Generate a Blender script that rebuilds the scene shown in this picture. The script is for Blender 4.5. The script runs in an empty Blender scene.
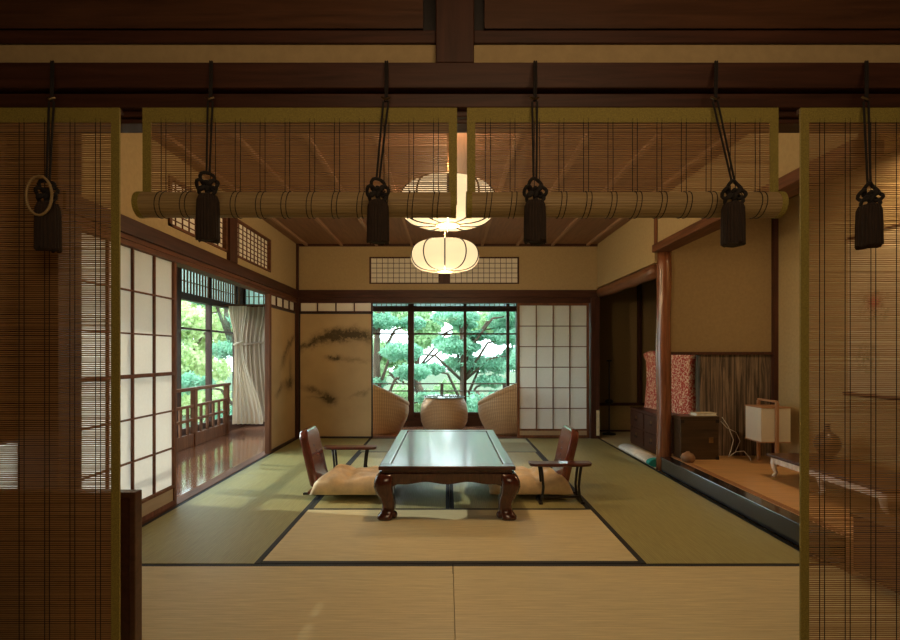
import bpy, bmesh, math, random
from mathutils import Vector, Matrix
random.seed(7)
R = math.radians
PI = math.pi
S = bpy.context.scene
C = bpy.context.collection

# ------------------------------------------------------------------ camera
cd = bpy.data.cameras.new('camera'); cam = bpy.data.objects.new('camera', cd); C.objects.link(cam)
cam.location = (0, 0, 1.08); cam.rotation_euler = (R(90), 0, 0)
cd.sensor_width = 36; cd.lens = 20; cd.shift_x = 3/900; cd.shift_y = 34/900
cd.clip_start = 0.05; cd.clip_end = 300
S.camera = cam
# ------------------------------------------------------------------ world / sun / exposure
S.view_settings.view_transform = 'Standard'; S.view_settings.look = 'None'
S.view_settings.exposure = 0.66; S.view_settings.gamma = 1; S.view_settings.use_curve_mapping = False
W = bpy.data.worlds.new('sky'); S.world = W; W.use_nodes = True
bg = W.node_tree.nodes['Background']; bg.inputs[0].default_value = (0.80, 0.95, 1.0, 1); bg.inputs[1].default_value = 4.2
def lamp(name, kind, loc, energy, col, rot=(0, 0, 0), **kw):
    l = bpy.data.lights.new(name, kind); l.energy = energy; l.color = col
    for k, v in kw.items(): setattr(l, k, v)
    o = bpy.data.objects.new(name, l); C.objects.link(o); o.location = loc; o.rotation_euler = rot
    return o
sun = lamp('sun', 'SUN', (-10, 10, 10), 2.2, (1.0, 0.93, 0.78), angle=R(0.6))
sun.rotation_euler = Vector((0.88, -0.16, -0.36)).to_track_quat('-Z', 'Y').to_euler()
def portal(name, loc, rot, sx, sy):
    o = lamp(name, 'AREA', loc, 1, (1, 1, 1), rot, shape='RECTANGLE', size=sx, size_y=sy)
    o.data.cycles.is_portal = True
portal('window_portal', (-0.6, 7.78, 1.1), (R(-90), 0, 0), 5.0, 2.2)
portal('window_portal', (-3.30, 5.0, 1.1), (0, R(-90), 0), 2.2, 5.4)
lamp('front_room_light', 'AREA', (0.3, -0.2, 2.3), 12.0, (1.0, 0.70, 0.40), (R(42), 0, 0), size=1.2)

# ------------------------------------------------------------------ node helpers
class NT:
    def __init__(s, name):
        s.m = bpy.data.materials.new(name); s.m.use_nodes = True
        s.n = s.m.node_tree.nodes; s.l = s.m.node_tree.links
        s.b = s.n['Principled BSDF']; s.out = s.n['Material Output']
    def node(s, t, ins=None, **kw):
        n = s.n.new(t)
        for k, v in kw.items(): setattr(n, k, v)
        for k, v in (ins or {}).items(): s.put(n.inputs[k], v)
        return n
    def put(s, sock, v):
        if isinstance(v, bpy.types.NodeSocket): s.l.new(v, sock)
        else:
            if isinstance(v, tuple) and len(v) == 3 and sock.type == 'RGBA': v = v + (1,)
            sock.default_value = v
    def math(s, op, a, b=0.0, clamp=False):
        n = s.node('ShaderNodeMath', {0: a, 1: b}, operation=op); n.use_clamp = clamp; return n.outputs[0]
    def coord(s, scale=(1, 1, 1), loc=(0, 0, 0)):
        t = s.node('ShaderNodeTexCoord')
        return s.node('ShaderNodeMapping', {0: t.outputs['Object'], 'Location': loc, 'Scale': scale}).outputs[0]
    def noise(s, vec, sc=5, det=4, rough=.55, dist=0.0):
        return s.node('ShaderNodeTexNoise', {'Vector': vec, 'Scale': sc, 'Detail': det, 'Roughness': rough, 'Distortion': dist}).outputs['Fac']
    def ramp(s, fac, stops):
        n = s.node('ShaderNodeValToRGB', {0: fac}); e = n.color_ramp.elements
        while len(e) < len(stops): e.new(0.5)
        for i, (p, c) in enumerate(stops): e[i].position = p; e[i].color = tuple(c) + (1,)
        return n.outputs[0]
    def mix(s, f, a, b, mode='MIX'):
        n = s.node('ShaderNodeMix', data_type='RGBA', blend_type=mode)
        s.put(n.inputs[0], f); s.put(n.inputs[6], a); s.put(n.inputs[7], b); return n.outputs[2]
    def bump(s, h, st=.3, dist=.002):
        n = s.node('ShaderNodeBump', {'Height': h, 'Strength': st, 'Distance': dist}); s.l.new(n.outputs[0], s.b.inputs['Normal'])
    def base(s, c, rough=.6, metal=0.0, spec=.5):
        s.put(s.b.inputs['Base Color'], c); s.put(s.b.inputs['Roughness'], rough)
        s.put(s.b.inputs['Metallic'], metal); s.put(s.b.inputs['Specular IOR Level'], spec)

def wood(name, col, axis='Z', rough=.4, var=.45, sc=1.0, bump=.15, coat=0.0, spec=.5):
    t = NT(name); s = [14*sc, 14*sc, 14*sc]; s['XYZ'.index(axis)] = 1.0*sc
    v = t.coord(tuple(s)); f = t.noise(v, 3, 6, .6, .6)
    f2 = t.noise(t.coord((1.3, 1.3, 1.3)), 1.5, 2)
    lo = tuple(c*(1-var) for c in col); hi = tuple(min(1, c*(1+var)) for c in col)
    c = t.ramp(f, [(.3, lo), (.7, hi)])
    c = t.mix(t.math('MULTIPLY', f2, .5), c, lo)
    t.base(c, rough, spec=spec); t.b.inputs['Coat Weight'].default_value = coat; t.b.inputs['Coat Roughness'].default_value = .12
    t.bump(f, bump, .003); return t.m
def plain(name, col, rough=.6, metal=0.0, var=.12, sc=20, bump=.1, spec=.5):
    t = NT(name); f = t.noise(t.coord(), sc, 4)
    c = t.ramp(f, [(.3, tuple(x*(1-var) for x in col)), (.7, tuple(min(1, x*(1+var)) for x in col))])
    t.base(c, rough, metal, spec); t.bump(f, bump, .002); return t.m

M = {}
M['dark_x'] = wood('dark cedar along x', (.068, .025, .014), 'X', .5, spec=.3)
M['dark_y'] = wood('dark cedar along y', (.068, .025, .014), 'Y', .5, spec=.3)
M['dark_z'] = wood('dark cedar upright', (.068, .025, .014), 'Z', .5, spec=.3)
M['frame_y'] = wood('reddish frame wood along y', (.15, .058, .026), 'Y', .6, spec=.25)
M['frame_z'] = wood('reddish frame wood', (.19, .075, .034), 'Z', .6, spec=.25)
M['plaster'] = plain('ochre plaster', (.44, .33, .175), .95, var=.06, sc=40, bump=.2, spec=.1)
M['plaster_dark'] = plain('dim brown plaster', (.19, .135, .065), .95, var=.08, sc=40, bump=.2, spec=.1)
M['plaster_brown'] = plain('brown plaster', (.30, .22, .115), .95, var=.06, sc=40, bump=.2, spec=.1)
M['plaster_olive'] = plain('olive plaster', (.42, .32, .16), .95, var=.08, sc=40, bump=.2, spec=.1)
M['ceil'] = wood('ceiling boards', (.25, .125, .07), 'Y', .55, .25)
M['batten'] = wood('ceiling battens', (.36, .205, .125), 'Y', .6, .2)
M['lacquer'] = wood('black lacquer', (.012, .013, .018), 'Y', .14, .3, coat=.6, bump=.02)
M['black'] = plain('black metal', (.012, .010, .010), .35)
M['table'] = wood('rosewood', (.085, .022, .014), 'Y', .3, .4, coat=.45, bump=.06)
M['tablez'] = wood('rosewood upright', (.085, .022, .014), 'Z', .2, .4, coat=.6, bump=.04)
M['zaisu'] = wood('lacquered red brown', (.16, .045, .03), 'Z', .18, .3, coat=.8, bump=.03)
M['chest'] = wood('old chest wood', (.075, .028, .016), 'Y', .35, .4)
M['box_wood'] = wood('blackened box wood', (.06, .036, .018), 'X', .3, .5)
M['toko_floor'] = wood('polished alcove board', (.62, .36, .15), 'X', .3, .2)
M['lamp_wood'] = wood('pale lamp wood', (.42, .22, .11), 'Z', .5, .2)
M['log'] = wood('natural log post', (.22, .080, .035), 'Z', .25, .5, 1.0, .5, coat=.5)
M['log_y'] = wood('natural log beam', (.20, .080, .035), 'Y', .4, .4, 1.0, .4)
M['metal'] = plain('dull brass', (.35, .26, .14), .35, 1.0)
M['ivory'] = plain('ivory paint', (.86, .78, .72), .35, var=.2, sc=30)
M['cord'] = plain('black cord', (.013, .009, .007), .85, bump=.6, sc=300)
M['tassel'] = wood('brown silk tassel', (.026, .013, .007), 'Z', .9, .6, 6, .8)
M['brocade'] = None
M['cable'] = plain('white cable', (.7, .7, .68), .4)
M['clay'] = plain('brown clay', (.26, .14, .07), .5)
M['flask'] = plain('dark glazed flask', (.07, .05, .03), .3)
M['teal'] = plain('teal cloth', (.03, .38, .36), .8)
M['white_cloth'] = plain('white cloth', (.80, .80, .74), .9)
M['tag'] = plain('cream card', (.75, .68, .45), .7)
M['outside_wood'] = wood('weathered rail wood', (.09, .06, .04), 'X', .7)
M['garden'] = plain('garden ground', (.05, .09, .04), 1, sc=3, var=.4)
M['bark'] = wood('pine bark', (.12, .08, .055), 'Z', .95, .5, 2, .8)
M['book'] = plain('cream book cover', (.66, .58, .42), .7)

def mat_brocade():
    t = NT('green gold brocade'); v = t.node('ShaderNodeTexVoronoi', {'Vector': t.coord((1, 1, 1)), 'Scale': 420.0})
    c = t.ramp(v.outputs['Distance'], [(.1, (.38, .30, .06)), (.6, (.22, .175, .035))])
    t.base(c, .75); t.bump(v.outputs['Distance'], .3, .001); return t.m
M['brocade'] = mat_brocade()
def mat_tatami(name, c0, axis, rough=.55):
    # rush weave: fine ribs across the mat; axis = direction the ribs repeat in
    t = NT(name); tc = t.node('ShaderNodeTexCoord').outputs['Object']
    w = t.node('ShaderNodeTexWave', {'Vector': tc, 'Scale': 24.0, 'Distortion': .35, 'Detail': 2.0}, wave_type='BANDS', bands_direction=axis).outputs['Fac']
    s = (3, 60, 60) if axis == 'Y' else (60, 3, 60)
    f = t.noise(t.coord(s), 2.2, 5, .65); g = t.noise(t.coord((1, 1, 1)), 1.4, 3)
    lo = tuple(x*.72 for x in c0); hi = tuple(x*1.2 for x in c0)
    c = t.ramp(f, [(.25, lo), (.75, hi)])
    c = t.mix(t.math('MULTIPLY', w, .28), c, tuple(x*.45 for x in c0))
    c = t.mix(t.math('MULTIPLY', g, .35), c, tuple(x*.75 for x in c0))
    t.base(c, rough, spec=.45); t.bump(w, .25, .0015); return t.m
M['tat_front'] = mat_tatami('straw tatami lightened for sheen', (.72, .63, .37), 'Y')  # paler base colour stands in for weave sheen and brighter light here
M['tat_side'] = mat_tatami('olive tatami', (.39, .365, .155), 'X', .5)  # side and middle mats kept darker; the tone difference replaces weave sheen
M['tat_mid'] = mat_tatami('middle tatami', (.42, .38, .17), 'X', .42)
M['tat_back'] = mat_tatami('tatami with window sheen', (.46, .50, .36), 'Y', .22)  # pale cool base colour carries the window's reflection on this mat
M['heri'] = plain('dark tatami border cloth', (.016, .017, .018), .75, sc=200)

def mat_paper(name, col, tr=.55):
    t = NT(name); f = t.noise(t.coord(), 60, 5)
    c = t.ramp(f, [(.3, tuple(x*.96 for x in col)), (.7, col)])
    d = t.node('ShaderNodeBsdfDiffuse', {0: c}); tl = t.node('ShaderNodeBsdfTranslucent', {0: c})
    mx = t.node('ShaderNodeMixShader', {0: tr, 1: d.outputs[0], 2: tl.outputs[0]})
    t.l.new(mx.outputs[0], t.out.inputs[0]); return t.m
M['paper'] = mat_paper('shoji paper', (.88, .85, .80), .5)
M['paper_w'] = mat_paper('transom paper', (.95, .90, .78), .12)
def mat_glass():
    t = NT('window glass'); lw = t.node('ShaderNodeLayerWeight', {0: .5}).outputs['Facing']; fr = t.node('ShaderNodeMath', {0: t.math('MULTIPLY', t.math('POWER', lw, 5.0), .9), 1: .04}, operation='ADD')
    tr = t.node('ShaderNodeBsdfTransparent', {0: (.96, .98, .97)}); gl = t.node('ShaderNodeBsdfGlossy', {'Roughness': .01})
    mx = t.node('ShaderNodeMixShader', {0: fr.outputs[0], 1: tr.outputs[0], 2: gl.outputs[0]})
    t.l.new(mx.outputs[0], t.out.inputs[0]); return t.m
M['glass'] = mat_glass()
def mat_frost():
    t = NT('frosted transom glass')
    tr = t.node('ShaderNodeBsdfTranslucent', {0: (.40, .46, .44)}); gl = t.node('ShaderNodeBsdfTransparent', {0: (.5, .6, .56)})
    mx = t.node('ShaderNodeMixShader', {0: .3, 1: tr.outputs[0], 2: gl.outputs[0]})
    t.l.new(mx.outputs[0], t.out.inputs[0]); return t.m
M['frost'] = mat_frost()
def mat_bamboo():
    t = NT('bamboo strips'); f = t.noise(t.coord((6, 6, 260)), 1.2, 4, .7); k = t.noise(t.coord((25, 5, 160)), 2, 2)
    c = t.ramp(f, [(.25, (.34, .19, .075)), (.75, (.62, .41, .20))])
    c = t.mix(t.math('MULTIPLY', k, .3), c, (.26, .14, .05))
    d = t.node('ShaderNodeBsdfPrincipled', {'Base Color': c, 'Roughness': .5}); tl = t.node('ShaderNodeBsdfTranslucent', {0: c})
    mx = t.node('ShaderNodeMixShader', {0: .5, 1: d.outputs[0], 2: tl.outputs[0]})
    t.l.new(mx.outputs[0], t.out.inputs[0]); return t.m
M['bamboo'] = mat_bamboo()
def mat_engawa():
    t = NT('polished veranda boards'); tc = t.node('ShaderNodeTexCoord').outputs['Object']
    br = t.node('ShaderNodeTexBrick', {'Vector': t.node('ShaderNodeMapping', {0: tc, 'Rotation': (0, 0, R(90))}).outputs[0], 'Color1': (.36, .16, .09, 1), 'Color2': (.26, .105, .06, 1), 'Mortar': (.04, .015, .01, 1), 'Scale': 1.0, 'Mortar Size': .004, 'Brick Width': 3.0, 'Row Height': .11})
    f = t.noise(t.coord((12, 1, 12)), 3, 5, .6, .5)
    c = t.mix(t.math('MULTIPLY', f, .6), br.outputs[0], (.10, .04, .02), 'MIX')
    t.base(c, .12, spec=.8); t.bump(f, .06, .002); return t.m
M['engawa'] = mat_engawa()
def mat_wicker():
    t = NT('woven rattan'); v = t.coord()
    n1 = t.node('ShaderNodeTexWave', {'Vector': v, 'Scale': 17.0, 'Distortion': 1.5, 'Detail': 1.0}, bands_direction='Z').outputs['Fac']
    a = t.node('ShaderNodeTexCoord').outputs['Object']; sp = t.node('ShaderNodeSeparateXYZ', {0: a})
    ang = t.math('ARCTAN2', sp.outputs[1], sp.outputs[0]); w = t.math('SINE', t.math('MULTIPLY', ang, 84.0))
    h = t.math('ADD', t.math('MULTIPLY', n1, .55), t.math('MULTIPLY', w, .14))
    c = t.ramp(h, [(.0, (.34, .19, .09)), (.6, (.72, .47, .25))])
    t.base(c, .5); t.bump(h, .7, .006); return t.m
M['wicker'] = mat_wicker()
def mat_cloth(name, c, sc=12):
    t = NT(name); f = t.noise(t.coord(), sc, 5, .6); g = t.noise(t.coord(), 260, 2)
    t.base(t.ramp(f, [(.3, tuple(x*.8 for x in c)), (.7, tuple(min(1, x*1.1) for x in c))]), .6); t.b.inputs['Sheen Weight'].default_value = .3
    t.bump(t.math('ADD', t.math('MULTIPLY', f, 3.0), g), .35, .004); return t.m
M['zabuton'] = mat_cloth('golden silk cushion', (.84, .65, .39))
M['curtain'] = mat_paper('pale linen curtain', (.86, .76, .64), .3)
M['curtain_b'] = mat_paper('taupe linen curtain', (.50, .39, .31), .3)
def mat_red():
    t = NT('red kimono cloth'); n = t.noise(t.coord((1, 1.1, .8)), 62, 2, .5, .8)
    t.base(t.ramp(n, [(.50, (.50, .06, .035)), (.56, (.82, .55, .36))]), .8); return t.m
M['red_cloth'] = mat_red()
def mat_wains():
    t = NT('weathered wainscot boards'); f = t.noise(t.coord((22, 5, .9)), 1.6, 6, .7, .8)
    sp = t.node('ShaderNodeSeparateXYZ', {0: t.node('ShaderNodeTexCoord').outputs['Object']})
    g = t.math('FRACT', t.math('MULTIPLY', sp.outputs[0], 9.0)); e = t.math('LESS_THAN', g, .05)
    c = t.ramp(f, [(.40, (.045, .032, .022)), (.72, (.38, .28, .20))])
    t.base(t.mix(e, c, (.008, .006, .005)), .5); t.bump(f, .3, .004); return t.m
M['wains'] = mat_wains()
def mat_ink(name, plane, blobs, base=(.56, .41, .22)):
    # painted sliding panel: ink washes laid as soft blobs broken by noise
    t = NT(name); tc = t.node('ShaderNodeTexCoord').outputs['Object']; sp = t.node('ShaderNodeSeparateXYZ', {0: tc})
    n = t.noise(t.coord((1, 1, 1)), 9, 6, .65); n2 = t.noise(t.coord((1, 1, 1), (3, 1, 2)), 34, 5, .7)
    u = t.math('ADD', sp.outputs[0 if plane == 'X' else 1], t.math('MULTIPLY', t.math('SUBTRACT', n, .5), .14))
    v = t.math('ADD', sp.outputs[2], t.math('MULTIPLY', t.math('SUBTRACT', n, .5), -.16))
    tot = None
    for (bu, bv, su, sv, tilt, w) in blobs:
        du = t.math('SUBTRACT', u, bu); dv = t.math('SUBTRACT', t.math('SUBTRACT', v, bv), t.math('MULTIPLY', du, tilt))
        q = t.math('ADD', t.math('POWER', t.math('ABSOLUTE', t.math('DIVIDE', du, su)), 2.0), t.math('POWER', t.math('ABSOLUTE', t.math('DIVIDE', dv, sv)), 2.0))
        b = t.math('MULTIPLY', t.math('EXPONENT', t.math('MULTIPLY', q, -1.0)), w)
        tot = b if tot is None else t.math('ADD', tot, b)
    k = t.math('MULTIPLY', tot, t.math('MULTIPLY', t.math('SUBTRACT', n2, .12), 2.3, True), True)
    g = t.noise(t.coord(), 3, 3)
    bc = t.ramp(g, [(.3, tuple(x*.86 for x in base)), (.7, base)])
    t.base(t.mix(k, bc, (.095, .07, .035)), .8, spec=.2); return t.m
def mat_scroll():
    t = NT('flower scroll'); tc = t.node('ShaderNodeTexCoord').outputs['Object']; sp = t.node('ShaderNodeSeparateXYZ', {0: tc})
    n = t.noise(t.coord(), 26, 5, .7)
    def blob(y, z, sy, sz):
        q = t.math('ADD', t.math('POWER', t.math('ABSOLUTE', t.math('DIVIDE', t.math('SUBTRACT', sp.outputs[1], y), sy)), 2.0), t.math('POWER', t.math('ABSOLUTE', t.math('DIVIDE', t.math('SUBTRACT', sp.outputs[2], z), sz)), 2.0))
        return t.math('EXPONENT', t.math('MULTIPLY', q, -1.0))
    k = t.math('ADD', blob(3.55, 1.42, .12, .13), blob(3.62, 1.05, .09, .09))
    k = t.math('MULTIPLY', k, t.math('MULTIPLY', t.math('SUBTRACT', n, .45), 7.0, True), True)
    r = t.math('MULTIPLY', blob(3.56, 1.45, .05, .05), 1.0)
    t.base(t.mix(r, t.mix(k, (.55, .45, .28), (.10, .12, .04)), (.45, .12, .08)), .85); return t.m

# ------------------------------------------------------------------ mesh helpers
def link(name, bm, m=None, parent=None, smooth=False, bevel=0.0):
    me = bpy.data.meshes.new(name); bmesh.ops.recalc_face_normals(bm, faces=bm.faces[:]); bm.to_mesh(me); bm.free()
    if m: me.materials.append(M[m] if isinstance(m, str) else m)
    if smooth:
        for p in me.polygons: p.use_smooth = True
    o = bpy.data.objects.new(name, me); C.objects.link(o)
    if parent: o.parent = parent
    if bevel:
        b = o.modifiers.new('bevel', 'BEVEL'); b.width = bevel; b.segments = 2; b.limit_method = 'ANGLE'
    return o
def box(bm, x0, x1, y0, y1, z0, z1):
    vs = [bm.verts.new(p) for p in ((x0,y0,z0),(x1,y0,z0),(x1,y1,z0),(x0,y1,z0),(x0,y0,z1),(x1,y0,z1),(x1,y1,z1),(x0,y1,z1))]
    for f in ((3,2,1,0),(4,5,6,7),(0,1,5,4),(1,2,6,5),(2,3,7,6),(3,0,4,7)): bm.faces.new([vs[i] for i in f])
    return vs
def BX(*boxes):
    bm = bmesh.new()
    for b in boxes: box(bm, *b)
    return bm
def tube(bm, pts, r, n=8, cap=True):
    pts = [Vector(p) for p in pts]; rs = r if isinstance(r, (list, tuple)) else [r]*len(pts); rings = []
    pa = None
    for i, p in enumerate(pts):
        d = (pts[min(i+1, len(pts)-1)] - pts[max(i-1, 0)]).normalized()
        if d.length < .5: d = Vector((0, 0, 1))
        if pa is None: pa = d.cross(Vector((0, 1, 0)) if abs(d.z) > .8 else Vector((0, 0, 1)))
        a = pa - d*pa.dot(d)
        if a.length < 1e-4: a = d.orthogonal()
        a.normalize(); pa = a; b = d.cross(a)
        rings.append([bm.verts.new(p + (a*math.cos(2*PI*k/n) + b*math.sin(2*PI*k/n))*rs[i]) for k in range(n)])
    for i in range(len(rings)-1):
        for k in range(n): bm.faces.new((rings[i][k], rings[i][(k+1) % n], rings[i+1][(k+1) % n], rings[i+1][k]))
    if cap:
        bm.faces.new(rings[0][::-1]); bm.faces.new(rings[-1])
def TB(pts, r, n=8):
    bm = bmesh.new(); tube(bm, pts, r, n); return bm
def lathe(bm, prof, cx=0, cy=0, n=32, close=False):
    rings = []
    for (r, z) in prof: rings.append([bm.verts.new((cx + r*math.cos(2*PI*k/n), cy + r*math.sin(2*PI*k/n), z)) for k in range(n)])
    for i in range(len(rings)-1):
        for k in range(n): bm.faces.new((rings[i][k], rings[i][(k+1) % n], rings[i+1][(k+1) % n], rings[i+1][k]))
    if prof[0][0] > 0.0005: bm.faces.new(rings[0][::-1])
    if prof[-1][0] > 0.0005: bm.faces.new(rings[-1])
def LT(prof, n=32, cx=0, cy=0):
    bm = bmesh.new(); lathe(bm, prof, cx, cy, n); return bm
def tag(o, label=None, cat=None, group=None, kind=None):
    if label: o['label'] = label
    if cat: o['category'] = cat
    if group: o['group'] = group
    if kind: o['kind'] = kind
    return o
def thing(name, label, cat, loc=(0, 0, 0), rz=0, group=None):
    o = bpy.data.objects.new(name, None); C.objects.link(o); o.location = loc; o.rotation_euler = (0, 0, rz); o.empty_display_size = .1
    return tag(o, label, cat, group)
def struct(name, bm, m, label=None, cat=None, bevel=0.0):
    o = link(name, bm, m, bevel=bevel); return tag(o, label, cat, None, 'structure')
def sthing(name, label, cat, loc=(0, 0, 0)):
    o = thing(name, label, cat, loc); o['kind'] = 'structure'; return o
def dup(root, loc, rz=None, label=None):
    r = root.copy(); C.objects.link(r); r.location = loc
    if rz is not None: r.rotation_euler = (0, 0, rz)
    if label: r['label'] = label
    for ch in list(root.children):
        c = ch.copy(); C.objects.link(c); c.parent = r
        for g in list(ch.children):
            d = g.copy(); C.objects.link(d); d.parent = c
    return r

XL, XR, YB, YF, ZC = -1.93, 1.96, 6.42, 2.58, 2.49

# ------------------------------------------------------------------ shell
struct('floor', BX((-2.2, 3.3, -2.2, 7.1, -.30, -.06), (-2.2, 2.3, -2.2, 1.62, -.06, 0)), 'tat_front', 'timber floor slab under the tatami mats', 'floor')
struct('floor', BX((-3.2, XL-.04, 2.0, 7.72, -.1, -.012), (XL-.04, 2.2, YB+.10, 7.72, -.1, -.012)), 'engawa', 'shiny reddish brown board floor of the veranda along the windows', 'floor')
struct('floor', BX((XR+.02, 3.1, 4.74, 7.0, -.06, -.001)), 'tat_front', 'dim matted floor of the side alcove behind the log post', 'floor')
bm = BX((-2.2, XR+.3, 1.6, YB+.1, ZC, ZC+.06)); struct('ceiling', bm, 'ceil', 'brown wooden board ceiling above the tatami room', 'ceiling')
bm = bmesh.new()
x = -1.80
while x < XR: box(bm, x-.016, x+.016, 1.62, YB, ZC-.026, ZC); x += .45
bt = struct('trim_1', bm, 'batten', 'pale ceiling battens running away from the viewer', 'batten')
struct('ceiling', BX((-3.4, XL-.1, 1.6, 7.9, 2.40, 2.46), (XL-.1, 2.3, YB+.1, 7.9, 2.40, 2.46)), 'batten', 'board ceiling over the veranda', 'ceiling')
struct('ceiling', BX((-3.9, 3.6, -2.3, 8.6, 2.56, 2.7)), 'dark_x', 'roof boards above the house', 'ceiling')
struct('ceiling', BX((-2.3, 2.3, -2.2, 1.5, 2.50, 2.55)), 'ceil', 'ceiling of the dark front room', 'ceiling')
struct('wall_front', BX((-2.3, -2.2, -2.2, 1.62, 0, 2.55), (2.2, 2.3, -2.2, 1.62, 0, 2.55), (-2.3, 2.3, -2.3, -2.2, 0, 2.55)), 'plaster_dark', 'plaster walls of the dark front room', 'wall')

# left wall with two lattice transom openings
def wall_left():
    ops = [(3.46, 4.37), (4.55, 5.45)]; z0, z1 = 1.97, 2.32; x0, x1 = XL-.08, XL
    b = [(x0, x1, 2.5, YB, 1.90, z0), (x0, x1, 2.5, YB, z1, ZC+.02)]
    ys = [2.5, ops[0][0], ops[0][1], ops[1][0], ops[1][1], YB]
    for i in (0, 2, 4): b.append((x0, x1, ys[i], ys[i+1], z0, z1))
    struct('wall_left', BX(*b), 'plaster', 'ochre plaster band high on the left wall', 'wall')
    struct('trim_2', BX((XL-.10, XL+.025, 2.5, YB, 1.80, 1.90)), 'dark_y', 'dark rail along the top of the left sliding doors', 'beam', .004)
    k = struct('trim_3', BX((XL-.10, XL+.008, 2.5, YB, 1.735, 1.752), (XL-.09, XL, 2.5, YB, 1.752, 1.768), (XL-.10, XL+.012, 2.5, YB, 1.768, 1.78), (XL-.09, XL+.004, 2.5, YB, 1.78, 1.80)), 'frame_y', 'grooved lintel over the left sliding doors', 'lintel')
    for i, (a, b_) in enumerate(ops):
        w = sthing('window_%d' % (i+1), ['lattice paper transom high on the left wall, nearer the blinds', 'lattice paper transom high on the left wall, nearer the back corner'][i], 'transom', (XL, (a+b_)/2, z0))
        def loc(bm): bmesh.ops.translate(bm, verts=bm.verts[:], vec=-Vector(w.location)); return bm
        t = .03
        link('window_frame', loc(BX((XL-.06, XL+.014, a, b_, z0, z0+.018), (XL-.06, XL+.014, a, b_, z1-.018, z1), (XL-.06, XL+.014, a, a+t, z0, z1), (XL-.06, XL+.014, b_-t, b_, z0, z1))), 'frame_y', w)
        bm = bmesh.new(); n = 9
        for k in range(1, n): y = a+t+(b_-a-2*t)*k/n; box(bm, XL-.02, XL-.012, y-.0035, y+.0035, z0+.018, z1-.018)
        for k in range(1, 7): z = z0+.018+(z1-z0-.036)*k/7; box(bm, XL-.02, XL-.012, a+t, b_-t, z-.003, z+.003)
        link('lattice', loc(bm), 'frame_y', w)
        link('paper_pane', loc(BX((XL-.0215, XL-.020, a+.01, b_-.01, z0, z1))), 'paper_w', w)
    struct('trim_4', BX((XL-.05, XL+.03, 4.38, 4.54, 1.90, 2.38)), 'dark_z', 'dark post between the two lattice transoms', 'post')
wall_left()
def post(name, label, x0, x1, y0, y1, z0=0, z1=ZC, m='dark_z'):
    return struct(name, BX((x0, x1, y0, y1, z0, z1)), m, label, 'post', .004)
post('trim_5', 'dark corner post behind the left bamboo blind', -2.2, XL+.01, 2.47, 2.63)
post('trim_6', 'slim reddish post between the veranda opening and the painted doors', XL-.045, XL+.01, 5.415, 5.475, 0, 1.735, 'frame_z')
post('trim_7', 'thin dark post in the back left corner', XL-.05, XL+.03, YB-.03, YB+.06)
struct('trim_8', BX((XL-.10, XL, 2.57, YB, -.03, .004)), 'frame_y', 'worn wooden door track along the left of the mats', 'door track')
struct('trim_9', BX((-.97, 1.93, YB, YB+.12, -.03, .004), (XL, -.97, YB, YB+.12, -.03, .012)), 'dark_x', 'dark wooden threshold under the back doors', 'threshold')

# back wall
def wall_back():
    z0, z1 = 1.98, 2.325; a, b_ = -.995, .925
    struct('wall_back', BX((XL, XR, YB, YB+.08, 1.90, z0), (XL, XR, YB, YB+.08, z1, ZC+.02), (XL, a, YB, YB+.08, z0, z1), (b_, XR, YB, YB+.08, z0, z1)), 'plaster', 'ochre plaster band high on the back wall', 'wall')
    struct('trim_10', BX((XL, XR, YB-.03, YB+.10, 1.80, 1.90)), 'dark_x', 'dark rail across the top of the back doors', 'beam', .004)
    struct('trim_11', BX((XL, XR, YB-.005, YB+.10, 1.735, 1.80)), 'dark_x', 'lintel under the back rail', 'lintel')
    struct('trim_12', BX((XL, XR, YB-.012, YB, ZC-.03, ZC)), 'dark_x', 'thin cornice where back wall meets ceiling', 'cornice')
    w = sthing('window_3', 'long two-part lattice paper transom high on the back wall behind the lantern', 'transom', (0, YB, z0))
    def loc(bm): bmesh.ops.translate(bm, verts=bm.verts[:], vec=-Vector(w.location)); return bm
    link('window_frame', loc(BX((a, b_, YB-.006, YB+.05, z0, z0+.016), (a, b_, YB-.01, YB+.05, z1-.016, z1), (a, a+.02, YB-.01, YB+.05, z0, z1), (b_-.02, b_, YB-.01, YB+.05, z0, z1))), 'dark_x', w)
    link('centre_board', loc(BX((-.11, .04, YB-.008, YB+.05, z0+.016, z1-.016))), 'dark_z', w)
    bm = bmesh.new()
    for (p, q) in ((a+.02, -.11), (.04, b_-.02)):
        for k in range(1, 12): xx = p+(q-p)*k/12; box(bm, xx-.0028, xx+.0028, YB+.004, YB+.010, z0, z1)
        for k in range(1, 5): z = z0+.016+(z1-z0-.032)*k/5; box(bm, p, q, YB+.003, YB+.009, z-.0028, z+.0028)
    link('lattice', loc(bm), 'dark_z', w)
    link('paper_pane', loc(BX((a, b_, YB+.0105, YB+.012, z0, z1))), 'paper_w', w)
wall_back()
post('trim_13', 'dark post between the sliding back doors and the side alcove', 1.84, 1.95, YB-.04, YB+.08, 0, 1.80)
struct('wall_back', BX((1.95, 3.2, 7.0, 7.08, .39, 2.5)), 'plaster_brown', 'dim plaster wall at the far end of the side alcove', 'wall')
struct('wall_back', BX((1.95, 3.2, 6.985, 7.08, 0, .36)), 'plaster_olive', 'pale low board at the foot of the far alcove wall', 'wall')
struct('trim_14', BX((1.95, 3.2, 6.97, 7.0, .36, .40), (2.66, 2.71, 6.96, 7.0, .4, 2.3), (1.95, 3.2, 6.95, 7.0, 0, .02)), 'dark_z', 'dark rails on the far alcove wall', 'rail')
struct('wall_right', BX((3.1, 3.2, 4.7, 7.1, 0, 2.5), (1.95, 3.2, 4.74, 7.1, 2.25, 2.3)), 'plaster_dark', 'dark side and ceiling of the side alcove', 'wall')
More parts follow.
